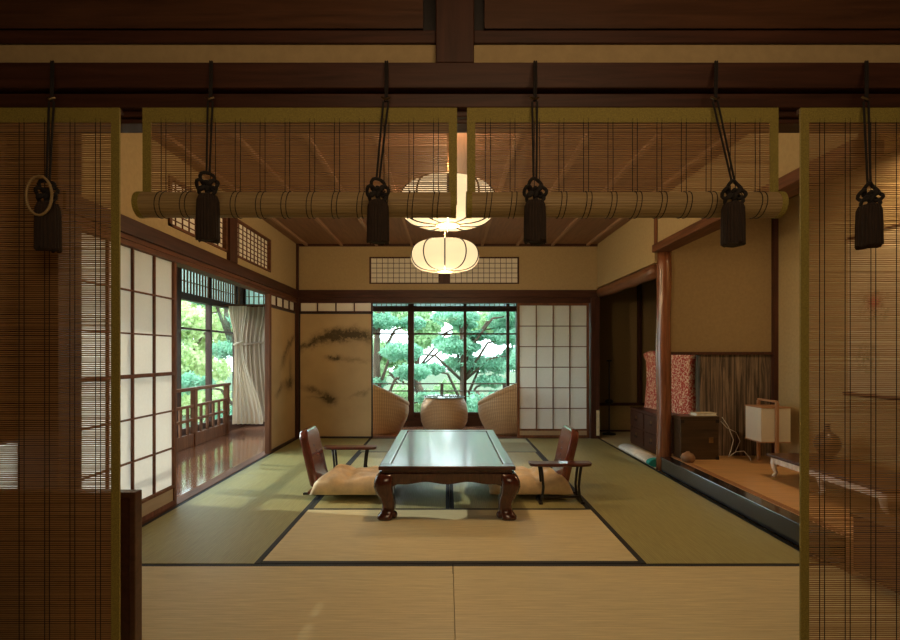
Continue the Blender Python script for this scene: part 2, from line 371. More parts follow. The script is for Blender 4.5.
struct('wall_right', BX((1.93, 1.95, YB+.08, 7.1, 0, 2.4)), 'plaster_dark', 'thin wall between the veranda and side alcove', 'wall')

# doors -----------------------------------------------------------------
def shoji(name, label, axis, a, b_, pos, z0, z1, cols, rows, koshi, m, thick_row=None):
    """sliding paper door; axis 'Y' runs along the left wall, 'X' along the back"""
    d = sthing(name, label, 'sliding door', (pos, (a+b_)/2, z0) if axis == 'Y' else ((a+b_)/2, pos, z0))
    sgn = 1 if axis == 'Y' else -1
    def B(u0, u1, d0, d1, w0, w1):
        if axis == 'Y': return (pos+min(d0, d1), pos+max(d0, d1), u0, u1, w0, w1)
        return (u0, u1, pos-max(d0, d1), pos-min(d0, d1), w0, w1)
    def mk(nm, boxes, mm): 
        bm = BX(*boxes); bmesh.ops.translate(bm, verts=bm.verts[:], vec=-Vector(d.location)); return link(nm, bm, mm, d)
    s = .03
    mk('frame', [B(a, a+s, -.014, .014, z0, z1), B(b_-s, b_, -.014, .014, z0, z1), B(a+s, b_-s, -.014, .014, z1-.03, z1), B(a+s, b_-s, -.014, .014, z0, z0+.03), B(a+s, b_-s, -.014, .014, z0+koshi-.02, z0+koshi)], m)
    lat = []
    for k in range(1, cols): u = a+s+(b_-a-2*s)*k/cols; lat.append(B(u-.006, u+.006, -.004, .012, z0+koshi, z1-.03))
    for k in range(1, rows):
        z = z0+koshi+(z1-.03-z0-koshi)*k/rows; h = .012 if k == thick_row else .005; lat.append(B(a+s, b_-s, -.004, .011+.003*(k == thick_row), z-h, z+h))
    mk('lattice', lat, m)
    mk('paper_pane', [B(a+.01, b_-.01, -.008, -.006, z0+koshi, z1-.02)], 'paper')
    if koshi > .05: mk('bottom_board', [B(a+s, b_-s, -.004, .004, z0+.03, z0+koshi-.02)], 'door_board')
    return d
M['door_board'] = wood('pale door board', (.45, .33, .2), 'Y', .5, .15)
shoji('door_1', 'tall paper sliding door on the left wall beside the veranda opening', 'Y', 2.62, 3.60, XL-.03, .004, 1.768, 4, 6, .14, 'frame_z', 3)
shoji('door_2', 'paper sliding door at the right of the back wall', 'X', .905, 1.83, YB+.03, .004, 1.735, 4, 6, .11, 'frame_z')

def fusuma(name, label, axis, a, b_, pos, blobs):
    z0, z1 = .006, 1.61
    d = sthing(name, label, 'painted sliding door', (0, 0, 0))
    def B(u0, u1, d0, d1, w0, w1):
        return (pos+d0, pos+d1, u0, u1, w0, w1) if axis == 'Y' else (u0, u1, pos-d1, pos-d0, w0, w1)
    link('panel', BX(B(a+.012, b_-.012, -.012, .008, z0+.012, z1-.012)), mat_ink('ink painted panel ' + name, 'Y' if axis == 'Y' else 'X', blobs), d)
    link('frame', BX(B(a, a+.016, -.014, .013, z0, z1), B(b_-.016, b_, -.014, .013, z0, z1), B(a, b_, -.014, .013, z1-.016, z1), B(a, b_, -.014, .013, z0, z0+.016)), 'black', d)
    w = sthing({'door_3': 'window_4', 'door_4': 'window_5'}[name], {'door_3': 'low strip of paper transom over the painted door on the left wall', 'door_4': 'low strip of paper transom over the painted door on the back wall'}[name], 'transom', (0, 0, 0))
    z0, z1 = 1.61, 1.735; n = 4
    fr = [B(a, b_, -.014, .012, z0, z0+.02), B(a, a+.02, -.014, .012, z0, z1), B(b_-.02, b_, -.014, .012, z0, z1)] + [B(a+(b_-a)*k/n-.006, a+(b_-a)*k/n+.006, -.006, .01, z0+.02, z1) for k in range(1, n)]
    link('window_frame', BX(*fr), 'dark_z', w)
    link('paper_pane', BX(B(a+.01, b_-.01, -.01, -.008, z0, z1)), 'paper_w', w)
fusuma('door_3', 'ochre sliding door with ink painting on the left wall by the back corner', 'Y', 5.48, 6.40, XL-.02,
       [(6.2, 1.22, .22, .05, .55, .8), (5.95, 1.02, .12, .08, .9, .6), (6.15, .72, .17, .07, .1, .9), (5.8, .66, .12, .05, .5, .7), (6.2, .9, .05, .2, .0, .5)])
fusuma('door_4', 'ochre sliding door with ink painting of a misty ridge at the back', 'X', XL+.03, -.955, YB+.01,
       [(-1.78, 1.20, .22, .05, .40, 1.0), (-1.42, 1.315, .22, .075, .10, 1.5), (-1.12, 1.32, .17, .075, -.15, 1.3), (-1.45, 1.03, .09, .035, .0, 1.3), (-1.2, 1.0, .16, .03, .0, .45), (-1.72, .62, .14, .04, -.3, .8), (-1.52, .5, .08, .06, -.2, 1.4), (-1.6, .52, .18, .02, .0, .5), (-1.1, .58, .14, .03, .4, .45)])

# veranda windows -------------------------------------------------------
def outer_window(name, label, axis, marks, pos, thick_marks):
    d = sthing(name, label, 'window', (0, 0, 0)); a, b_ = marks[0], marks[-1]
    def B(u0, u1, d0, d1, w0, w1):
        return (pos+d0, pos+d1, u0, u1, w0, w1) if axis == 'Y' else (u0, u1, pos-d1, pos-d0, w0, w1)
    link('sill', BX(B(a, b_, -.06, .05, -.05, .12)), 'dark_x', d)
    link('window_frame', BX(B(a, b_, -.05, .04, 1.73, 1.81), B(a, b_, -.05, .04, 2.11, 2.42), B(a, b_, -.015, .015, 1.375, 1.40), B(a, b_, -.015, .015, .12, .19)), 'dark_x', d)
    for u in marks:
        w = .045 if u in thick_marks else .022
        link('mullion', BX(B(u-w, u+w, -.04 if w < .04 else -.06, .03 if w < .04 else .05, .1, 2.42)), 'dark_z', d)
    link('glass_pane', BX(B(a, b_, -.003, .001, .17, 1.74)), 'glass', d)
    bm = bmesh.new(); u = a
    while u < b_: box(bm, *B(u-.006, u+.006, .0, .02, 1.81, 2.11)); u += .075
    box(bm, *B(a, b_, .0, .02, 1.95, 1.96))
    link('transom_slats', bm, 'frame_z', d)
    link('transom_glass', BX(B(a, b_, -.012, -.008, 1.8, 2.12)), 'frost', d)
mx = [-3.1, -2.19, -1.37, -.55, .275, .93, 1.10, 1.92]
outer_window('window_6', 'wide glazed window looking onto the pines behind the rattan chairs', 'X', mx, 7.65, [-.55, 1.10])
my = [2.0, 2.5, 3.32, 4.14, 4.96, 5.79, 6.62, 7.45, 7.65]
outer_window('window_7', 'glazed veranda window looking onto the garden at left', 'Y', my, -3.15, [4.14, 5.79, 7.65])
struct('wall_left', BX((-3.2, XL-.1, 1.9, 2.0, -.1, 2.46)), 'plaster_dark', 'end wall of the left veranda behind the blinds', 'wall')
struct('wall_left', BX((-2.16, -2.12, 1.55, 2.5, .66, 2.5)), 'dark_y', 'dark boarded side of the front strip above pale panel', 'wall')
struct('wall_left', BX((-2.16, -2.12, 1.55, 2.5, 0, .64)), 'paper', 'pale papered low side panel left of the front mats', 'wall')
struct('wall_back', BX((1.93, 2.2, 7.6, 7.7, -.1, 2.46), (2.1, 2.2, 7.08, 7.7, -.1, 2.46)), 'plaster_dark', 'end wall of the back veranda', 'wall')

# veranda railing inside left window
def railing():
    t = thing('veranda_railing', 'low reddish wooden railing along the veranda window at left', 'railing', (-3.02, 5.6, -.012))
    X = 0
    def mk(n, *b): return link(n, BX(*b), 'frame_z', t, bevel=.003)
    y0, y1 = -2.6, 1.32
    mk('top_rail', (-.03, .03, y0, y1, .66, .695)); mk('middle_rail', (-.018, .018, y0, y1, .46, .49)); mk('lower_rail', (-.018, .018, y0, y1, .30, .33)); mk('bottom_board', (-.015, .015, y0, y1, .0, .15))
    for k in range(5): y = 1.25-.88*k; mk('railing_post', (-.03, .03, y-.03, y+.03, 0, .66))
    y = y0+.1
    while y < y1:
        if min(abs(y-(1.25-.88*k)) for k in range(5)) > .06: mk('baluster', (-.012, .012, y-.02, y+.02, .15, .46))
        y += .16
railing()
def balcony():
    t = thing('balcony_railing', 'thin dark outdoor railing beyond the back window', 'railing', (-.6, 8.25, -.4))
    b = BX((-2.6, 2.6, -.02, .02, .98, 1.0), (-2.6, 2.6, -.02, .02, .86, .88), (-2.6, 2.6, -.02, .02, .45, .47)); link('rail', b, 'outside_wood', t)
    for k in range(6): link('railing_post', BX((-2.6+1.03*k, -2.55+1.03*k, -.025, .025, 0, 1.0)), 'outside_wood', t)
    struct('floor', BX((-3.6, 2.4, 7.75, 8.4, -.5, -.4)), 'outside_wood', 'outdoor ledge beyond the back window', 'ledge')
balcony()

# ------------------------------------------------------------------ right side: posts, beams, alcove
struct('wall_right', BX((1.93, 2.03, 4.65, YB, 1.93, ZC+.02), (1.93, 2.03, 2.35, 4.65, 2.09, ZC+.02)), 'plaster', 'ochre plaster band high on the right wall', 'wall')
struct('trim_15', BX((1.90, 2.06, 2.35, 4.64, 2.02, 2.09)), 'frame_y', 'smooth reddish beam over the display alcove', 'beam', .006)
bm = bmesh.new(); tube(bm, [(1.98, 4.70+i*.19, 1.865+.004*math.sin(i*1.7)) for i in range(10)], [.068+.004*math.sin(i*2.3) for i in range(10)], 14)
o = struct('trim_16', bm, 'log_y', 'rough log beam over the side alcove opening', 'beam')
for p in o.data.polygons: p.use_smooth = True
struct('trim_17', BX((1.92, 1.965, 4.58, 4.64, 2.04, ZC)), 'frame_z', 'slim upright above the log post', 'post')
bm = bmesh.new(); pts = []; rs = []
for i in range(15): pts.append((2.02+.003*math.sin(i*.6), 4.66+.003*math.cos(i*.8), 2.06*i/14)); rs.append(.066+.0018*math.sin(i*1.1))
tube(bm, pts, rs, 20)
o = struct('trim_18', bm, 'log', 'glossy natural log post at the corner of the display alcove', 'post')
for p in o.data.polygons: p.use_smooth = True
struct('trim_19', BX((XR+.01, XR+.10, 2.58, 4.60, .0, .118), (XR+.0, XR+.10, 2.58, 4.60, .118, .135)), 'lacquer', 'glossy black step edge of the display alcove', 'step', .004)
struct('floor', BX((XR+.10, 3.05, 2.54, 4.74, -.05, .135), (2.24, 3.05, 2.38, 2.54, -.05, .135)), 'toko_floor', 'orange brown raised board floor of the display alcove', 'floor')
bm = bmesh.new(); y = 2.60
while y < 4.58: box(bm, XR+.105, XR+.145, y, y+.012, .134, .141); y += .02
struct('trim_20', bm, 'lamp_wood', 'woven reed strip along the alcove floor edge', 'edging')
struct('wall_right', BX((3.05, 3.12, 2.3, 4.75, .1, 2.5)), 'plaster_olive', 'olive plaster back of the display alcove with flower scroll', 'wall')
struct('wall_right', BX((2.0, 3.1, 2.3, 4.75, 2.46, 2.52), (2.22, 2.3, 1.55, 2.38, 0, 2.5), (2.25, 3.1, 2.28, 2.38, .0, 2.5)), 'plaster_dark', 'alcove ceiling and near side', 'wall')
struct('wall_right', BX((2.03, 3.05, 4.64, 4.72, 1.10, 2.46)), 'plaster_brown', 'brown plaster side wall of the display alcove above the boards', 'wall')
struct('wall_right', BX((2.35, 3.05, 4.645, 4.72, .135, 1.075)), 'wains', 'streaky weathered dark board wainscot in the display alcove', 'wall')
lamp('alcove_downlight', 'AREA', (2.72, 3.15, 2.44), 9.0, (1.0, .66, .34), (0, 0, 0), size=.18)
struct('trim_21', BX((2.03, 3.05, 4.62, 4.70, 1.072, 1.10), (3.01, 3.05, 4.60, 4.645, .135, 2.46)), 'dark_z', 'dark rail and corner strip of the display alcove', 'rail')

# ------------------------------------------------------------------ front wall of the viewer's room (above the blinds)
def front():
    y0, y1 = 1.50, 1.60
    struct('trim_22', BX((-2.2, 2.2, y0-.02, y1, 1.868, 1.944)), 'dark_x', 'dark upper rail crossing above the bamboo blinds', 'beam', .003)
    struct('trim_23', BX((-2.2, 2.2, y0, y1, 1.82, 1.862), (-2.2, 2.2, y0+.012, y1, 1.860, 1.868), (-2.2, 2.2, y0+.02, y1, 1.802, 1.82), (-2.2, 2.2, y0+.03, y1, 1.786, 1.799)), 'dark_x', 'dark lintel that the bamboo blinds hang from', 'lintel', .003)
    struct('wall_front', BX((-2.2, 2.2, y0+.01, y1-.02, 1.944, 2.014)), 'plaster', 'narrow ochre plaster strip above the dark rail', 'wall')
    struct('trim_24', BX((-.033, .080, y0-.02, y1, 1.944, 2.5)), 'dark_z', 'short dark post above the rail between carved panels', 'post', .003)
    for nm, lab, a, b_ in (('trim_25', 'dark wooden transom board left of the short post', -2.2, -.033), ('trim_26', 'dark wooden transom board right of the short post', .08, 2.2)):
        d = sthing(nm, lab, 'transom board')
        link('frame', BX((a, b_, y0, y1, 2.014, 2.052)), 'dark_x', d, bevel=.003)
        link('panel', BX((a+.034, b_-.040, y0+.02, y0+.045, 2.070, 2.5)), 'panel', d); link('gap_shade', BX((a, b_, y0+.045, y0+.05, 2.04, 2.5)), 'black', d)  # thin black sheet behind the panel paints shade into the gap
    post('trim_27', 'dark jamb at the left end of the blinds', -2.2, -1.98, y0, y1, 0, 1.82); post('trim_28', 'dark jamb at the right end of the blinds', 2.03, 2.2, y0, y1, 0, 1.82)
M['panel'] = wood('red brown board', (.095, .042, .022), 'X', .3, .4)
front()

# ------------------------------------------------------------------ tatami mats
def mat(x0, x1, y0, y1, long, m, label):
    t = thing('tatami_mat', label, 'tatami mat', ((x0+x1)/2, (y0+y1)/2, -.0556), group='tatami mats'); g = .002
    hx, hy = (x1-x0)/2-g, (y1-y0)/2-g; w = .028
    if long == 'X':
        link('rush_cover', BX((-hx, hx, -hy+w, hy-w, 0, .055)), m, t)
        for s in (-1, 1): link('border', BX((-hx, hx, min(s*hy, s*(hy-w)), max(s*hy, s*(hy-w)), 0, .0556)), 'heri', t)
    else:
        link('rush_cover', BX((-hx+w, hx-w, -hy, hy, 0, .055)), m, t)
        for s in (-1, 1): link('border', BX((min(s*hx, s*(hx-w)), max(s*hx, s*(hx-w)), -hy, hy, 0, .0556)), 'heri', t)
CX0, CX1, CM = -.965, 1.0, .02
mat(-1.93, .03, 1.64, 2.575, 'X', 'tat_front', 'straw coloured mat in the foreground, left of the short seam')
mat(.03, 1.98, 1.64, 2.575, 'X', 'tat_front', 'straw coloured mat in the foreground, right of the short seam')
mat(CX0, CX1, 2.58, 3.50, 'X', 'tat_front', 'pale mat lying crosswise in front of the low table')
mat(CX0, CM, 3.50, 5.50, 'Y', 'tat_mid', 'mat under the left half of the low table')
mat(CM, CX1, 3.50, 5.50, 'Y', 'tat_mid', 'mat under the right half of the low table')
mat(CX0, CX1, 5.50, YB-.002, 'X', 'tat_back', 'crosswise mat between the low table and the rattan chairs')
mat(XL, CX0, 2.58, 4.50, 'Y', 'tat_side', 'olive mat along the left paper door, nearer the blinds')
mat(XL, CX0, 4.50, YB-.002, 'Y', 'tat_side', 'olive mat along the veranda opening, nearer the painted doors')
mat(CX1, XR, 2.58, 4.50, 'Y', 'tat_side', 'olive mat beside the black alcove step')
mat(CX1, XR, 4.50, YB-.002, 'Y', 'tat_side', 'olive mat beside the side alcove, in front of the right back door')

# ------------------------------------------------------------------ low table
def low_table():
    t = thing('low_table', 'dark rosewood low table with curved legs on the tatami between two legless chairs', 'table', (0, 4.02, 0))
    hx, hy, H = .445, .78, .352
    bm = BX((-hx, hx, -hy, -hy+.07, H-.028, H), (-hx, hx, hy-.07, hy, H-.028, H), (-hx, -hx+.07, -hy+.07, hy-.07, H-.028, H), (hx-.07, hx, -hy+.07, hy-.07, H-.028, H))
    link('table_top', bm, 'table', t, bevel=.006)
    link('inset_panel', BX((-hx+.078, hx-.078, -hy+.078, hy-.078, H-.02, H-.003)), 'table', t, bevel=.003)
    link('waist', BX((-hx+.02, hx-.02, -hy+.02, -hy+.04, H-.052, H-.028), (-hx+.02, hx-.02, hy-.04, hy-.02, H-.052, H-.028), (-hx+.02, -hx+.04, -hy+.04, hy-.04, H-.052, H-.028), (hx-.04, hx-.02, -hy+.04, hy-.04, H-.052, H-.028)), 'tablez', t)
    def apron(L, vert):
        bm = bmesh.new(); n = 36; fr = []; bk = []
        top = H-.05
        for i in range(n+1):
            u = -L + 2*L*i/n; q = abs(u)/L
            z = top-.062 - .008*math.cos(q*PI*3) - (0 if q < .72 else ((q-.72)/.28)**2*.10)
            for lst, w in ((fr, 0), (bk, .03)):
                lst.append((u, w, z))
        F = [bm.verts.new(p) for p in fr]; B = [bm.verts.new(p) for p in bk]
        FT = [bm.verts.new((p[0], -.012, top)) for p in fr]; BT = [bm.verts.new((p[0], .03, top)) for p in bk]
        for i in range(n):
            bm.faces.new((F[i], F[i+1], FT[i+1], FT[i])); bm.faces.new((B[i+1], B[i], BT[i], BT[i+1])); bm.faces.new((F[i+1], F[i], B[i], B[i+1])); bm.faces.new((FT[i], FT[i+1], BT[i+1], BT[i]))
        bm.faces.new((F[0], FT[0], BT[0], B[0])); bm.faces.new((F[-1], B[-1], BT[-1], FT[-1]))
        return bm
    for s in (-1, 1):
        bm = apron(hx-.03, 0); 
        if s == 1: bmesh.ops.rotate(bm, verts=bm.verts[:], cent=(0, 0, 0), matrix=Matrix.Rotation(PI, 3, 'Z'))
        bmesh.ops.translate(bm, verts=bm.verts[:], vec=(0, s*(hy-.01), 0)); link('apron', bm, 'tablez', t)
        bm = apron(hy-.03, 0); bmesh.ops.rotate(bm, verts=bm.verts[:], cent=(0, 0, 0), matrix=Matrix.Rotation(-s*-PI/2, 3, 'Z'))
        bmesh.ops.translate(bm, verts=bm.verts[:], vec=(s*(hx-.01), 0, 0)); link('apron', bm, 'tablez', t)
    prof = [(.302, .000, .050), (.285, .010, .057), (.255, .018, .062), (.22, .020, .062), (.18, .012, .058), (.14, -.002, .052), (.10, -.012, .046), (.065, -.012, .044), (.04, -.002, .046), (.024, .010, .050), (.008, .010, .050), (0, .006, .044)]
    for sx in (-1, 1):
        for sy in (-1, 1):
            bm = bmesh.new(); rings = []
            for (z, o, h) in prof:
                cx = sx*(hx-.05+o); cy = sy*(hy-.05+o); ring = []
                for k in range(16):
                    a = 2*PI*k/16; c, s = math.cos(a), math.sin(a); p = .55
                    ring.append(bm.verts.new((cx+h*math.copysign(abs(c)**p, c), cy+h*math.copysign(abs(s)**p, s), z)))
                rings.append(ring)
            for i in range(len(rings)-1):
                for k in range(16): bm.faces.new((rings[i][k], rings[i][(k+1) % 16], rings[i+1][(k+1) % 16], rings[i+1][k]))
            bm.faces.new(rings[0]); bm.faces.new(rings[-1][::-1])
            l = link('leg', bm, 'tablez', t, True)
            bm = bmesh.new(); bmesh.ops.create_uvsphere(bm, u_segments=16, v_segments=10, radius=.026)
            bmesh.ops.translate(bm, verts=bm.verts[:], vec=(sx*(hx-.095), sy*(hy-.04), .028)); link('scroll_foot', bm, 'tablez', l, True)
low_table()

# ------------------------------------------------------------------ legless chairs, cushions, armrests
def rounded_slab(w, h, th, r=.05, n=6):
    """rounded rectangle in YZ, thickness along X"""
    bm = bmesh.new(); out = []
    for (cy, cz, a0) in ((w/2-r, h-r, 0), (-w/2+r, h-r, 90), (-w/2+r, r*.4, 180), (w/2-r, r*.4, 270)):
        rr = r if cz > r else r*.4
        for k in range(n+1):
            a = R(a0+90*k/n); out.append((cy+(r-rr)*(1 if cy > 0 else -1)*1+rr*math.cos(a), cz+rr*math.sin(a)))
    A = [bm.verts.new((-th/2, y, z)) for y, z in out]; B = [bm.verts.new((th/2, y, z)) for y, z in out]
    bm.faces.new(A[::-1]); bm.faces.new(B)
    for i in range(len(out)): bm.faces.new((A[i], A[(i+1) % len(out)], B[(i+1) % len(out)], B[i]))
    return bm
def floor_chair(loc, rz, label):
    t = thing('floor_chair', label, 'legless chair', loc, rz, 'legless chairs at the low table')
    bm = rounded_slab(.36, .44, .065, .08)
    o = link('backrest', bm, 'zaisu', t, bevel=.018); o.location = (-.15, 0, .06); o.rotation_euler = (0, R(-13), 0)
    for k in range(5):   # carved plum motif on the rest
        bm = bmesh.new(); bmesh.ops.create_uvsphere(bm, u_segments=8, v_segments=6, radius=.011, matrix=Matrix.Translation((.032, -.05+.02*k+.01*(k % 2), .30-.045*k)) @ Matrix.Diagonal((.25, 1, 1, 1)))
        link('inlay', bm, 'black', o)
    link('seat', BX((-.20, .22, -.19, .19, .012, .03)), 'zaisu', t, bevel=.006)
    for s in (-1, 1): link('runner', BX((-.24, .18, s*.15-.015, s*.15+.015, 0, .012)), 'black', t)
    return t
fc = floor_chair((-.865, 4.00, 0), 0, 'red brown legless chair with curved backrest left of the low table')
def cushion(name, label, loc, rz, seed, fold=True):
    rnd = random.Random(seed); bm = bmesh.new(); n = 28; sd = 1 if rz == 0 else -1; hx, hy = .31, .27
    def top(u, v):
        e = max(0, 1-abs(u)**6)*max(0, 1-abs(v)**6)
        z = .033+.105*e**.35
        if fold: z += .03*math.exp(-((u+.6)/.25)**2)*e**.3 - .02*math.exp(-((u+.2)/.12)**2)*e; z += .012*math.sin(u*14-v*9)*math.exp(-((u+.7)/.4)**2)*e
        z += .006*math.sin(u*9+v*4+seed)*e + .004*math.sin(v*13-u*5)*e
        return z
    def mk(up):
        g = []
        for i in range(n+1):
            r_ = []
            for j in range(n+1):
                u = -1+2*i/n; v = -1+2*j/n; c = 1-.07*(1-abs(u*v)**.5)
                x = u*hx*(1-.04*(1-v*v))*((1-.14*max(0, min(1, (v*sd+.35)*2))) if u < 0 else 1); y = v*hy*(1-.06*(1-u*u))
                z = top(u, v) if up else .033-.0205*max(0, 1-abs(u)**4)**.5*max(0, 1-abs(v)**4)**.5
                r_.append(bm.verts.new((x, y, z)))
            g.append(r_)
        for i in range(n):
            for j in range(n): bm.faces.new((g[i][j], g[i+1][j], g[i+1][j+1], g[i][j+1]) if up else (g[i][j], g[i][j+1], g[i+1][j+1], g[i+1][j]))
    mk(True); mk(False); bmesh.ops.remove_doubles(bm, verts=bm.verts[:], dist=.004)
    o = link(name, bm, 'zabuton', None, True); o.location = loc; o.rotation_euler = (0, 0, rz)
    tag(o, label, 'cushion', 'floor cushions'); return o
cushion('floor_cushion', 'golden beige cushion bunched on the left legless chair', (-.695, 3.91, .022), 0, 1)
cushion('floor_cushion', 'golden beige cushion on the right legless chair', (.62, 3.92, .022), PI, 5, True)
dup(fc, (.755, 4.04, 0), PI, 'red brown legless chair with curved backrest right of the low table')
def armrest(loc, rz, label):
    t = thing('armrest', label, 'armrest', loc, rz, 'wooden armrests beside the legless chairs')
    bm = bmesh.new(); n = 24; pts = []
    for k in range(n):
        a = 2*PI*k/n; c, s = math.cos(a), math.sin(a); pts.append((.225*math.copysign(abs(c)**.45, c), .07*math.copysign(abs(s)**.45, s)))
    A = [bm.verts.new((x, y, .268)) for x, y in pts]; B = [bm.verts.new((x*1.02, y*1.04, .29-.012*(1-(x/.225)**2))) for x, y in pts]
    bm.faces.new(A[::-1]); bm.faces.new(B)
    for i in range(n): bm.faces.new((A[i], A[(i+1) % n], B[(i+1) % n], B[i]))
    link('arm_board', bm, 'table', t, bevel=.003)
    for sx in (-1, 1):
        for sy in (-1, 1):
            link('leg', TB([(sx*.145, sy*.045, .270), (sx*.135, sy*.045, .20), (sx*.128, sy*.045, .12), (sx*.135, sy*.048, .05), (sx*.155, sy*.055, .005)], [.011, .010, .0095, .010, .012]), 'black', t, True)
        link('foot_bar', BX((sx*.15-.013, sx*.15+.013, -.075, .075, 0, .018)), 'black', t, bevel=.003)
    link('stretcher', BX((-.145, .145, -.010, .010, .028, .044)), 'black', t)
    return t
a1 = armrest((.825, 3.66, 0), 0, 'small dark armrest with curved legs in front of the right legless chair')
dup(a1, (-.83, 4.30, 0), 0, 'small dark armrest behind the left legless chair')

# ------------------------------------------------------------------ rattan chairs and table on the veranda
def tub(loc, rz, label):
    t = thing('rattan_chair', label, 'armchair', loc, rz, 'rattan tub chairs at the window')
    n, m = 48, 14
    def H(a): return .38 + .34*(.5-.5*math.cos(a))**1.2          # a=0 front (low), pi = back (high)
    def rad(k, a): return (.27+.12*math.sin(k*PI*.62))*1.0 + .05*k*(.5-.5*math.cos(a))
    bm = bmesh.new(); rings = []
    for j in range(m+1):
        k = j/m; rings.append([bm.verts.new((rad(k, a)*math.cos(a), rad(k, a)*math.sin(a), k*H(a))) for a in [2*PI*i/n for i in range(n)]])
    inner = []
    for j in range(m+1):
        k = 1-j/m
        zf = [max(.30, k*H(2*PI*i/n)) for i in range(n)]
        inner.append([bm.verts.new(((rad(zf[i]/H(2*PI*i/n), 2*PI*i/n)-.05)*math.cos(2*PI*i/n), (rad(zf[i]/H(2*PI*i/n), 2*PI*i/n)-.05)*math.sin(2*PI*i/n), zf[i])) for i in range(n)])
        if k*.40 < .28: break
    allr = rings+inner
    for i in range(len(allr)-1):
        for k in range(n): bm.faces.new((allr[i][k], allr[i][(k+1) % n], allr[i+1][(k+1) % n], allr[i+1][k]))
    bm.faces.new(rings[0][::-1]); link('woven_shell', bm, 'wicker', t, True)
    pts = [((rad(1, a)-.025)*math.cos(a), (rad(1, a)-.025)*math.sin(a), H(a)) for a in [2*PI*i/40 for i in range(41)]]
    link('rim', TB(pts, .042, 12), 'wicker', t, True)
    link('seat_cushion', LT([(.0, .29), (.27, .29), (.31, .32), (.30, .37), (.24, .39), (0, .395)], 32), 'zabuton', t, True)
    return t
tc = tub((-.93, 7.03, -.012), R(32), 'rattan tub armchair left of the round rattan table, back to the painted door')
dup(tc, (.83, 7.03, -.012), R(148), 'rattan tub armchair right of the round rattan table')
def rtable():
    t = thing('rattan_table', 'round barrel shaped rattan table with glass top by the back window', 'side table', (-.04, 7.03, -.012))
    link('woven_body', LT([(.22, 0), (.28, .05), (.325, .15), (.335, .27), (.32, .38), (.28, .46), (.25, .485), (.0, .485)], 48), 'wicker', t, True)
    link('glass_top', LT([(.0, .487), (.285, .487), (.29, .493), (.285, .499), (0, .499)], 48), 'glass_top', t)
M['glass_top'] = plain('pale glass top', (.32, .42, .40), .05, sc=3)
rtable()

# ------------------------------------------------------------------ lanterns
def lantern(loc, label, H):
    t = thing('paper_lantern', label, 'pendant lamp', loc, 0, 'ribbed paper lanterns')
    prof = []
    for i in range(19):
        a = -PI/2+PI*i/18; prof.append((.078+.222*max(0, math.cos(a))**.62, .13*math.sin(a)))
    bm = bmesh.new(); rings = []
    n = 40
    for (r, z) in prof: rings.append([bm.verts.new((r*math.cos(2*PI*k/n), r*math.sin(2*PI*k/n), z)) for k in range(n)])
    for i in range(len(rings)-1):
        for k in range(n): bm.faces.new((rings[i][k], rings[i][(k+1) % n], rings[i+1][(k+1) % n], rings[i+1][k]))
    link('paper_shade', bm, 'lantern', t, True)
    for k in range(10):
        a = 2*PI*k/10-PI/2; link('rib', TB([((r+.002)*math.cos(a), (r+.002)*math.sin(a), z) for r, z in prof], .006, 6), 'black', t)
    for s in (-1, 1): link('ring', TB([(.073*math.cos(a), .073*math.sin(a), s*.131) for a in [2*PI*q/28 for q in range(29)]], .006, 8), 'lamp_wood', t, True)
    link('bottom_disc', LT([(.0, -.129), (.062, -.129), (.062, -.126), (0, -.126)], 24), 'lantern', t)
    link('cord', TB([(0, 0, .1), (0, 0, H)], .006), 'lamp_wood', t)
    link('ceiling_cap', LT([(.045, H-.03), (.045, H-.001), (0, H-.001)], 20), 'dark_z', t)
    for zz, en in ((.215, 9), (-.215, 13)):
        l = lamp('lantern_fill', 'POINT', (.0, .0, zz), en, (1.0, .68, .36), shadow_soft_size=.04); l.parent = t  # added unseen point lights above and below the shade stand in for its bulb
    return t
def mat_lantern():
    t = NT('lit lantern paper'); e = t.node('ShaderNodeEmission', {0: (1, .76, .45, 1), 1: .52})
    tl = t.node('ShaderNodeBsdfTranslucent', {0: (.35, .29, .2, 1)}); d = t.node('ShaderNodeBsdfDiffuse', {0: (.35, .29, .2, 1)})
    mx = t.node('ShaderNodeMixShader', {0: .3, 1: tl.outputs[0], 2: d.outputs[0]}); ad = t.node('ShaderNodeAddShader', {0: mx.outputs[0], 1: e.outputs[0]})
    t.l.new(ad.outputs[0], t.out.inputs[0]); return t.m
M['lantern'] = mat_lantern()
lantern((.005, 3.1, 2.01), 'larger looking glowing paper lantern, half hidden by the rolled blinds', ZC-2.01)
lantern((-.018, 4.4, 1.940), 'glowing ribbed paper lantern hanging lower, in front of the back transom', ZC-1.940)

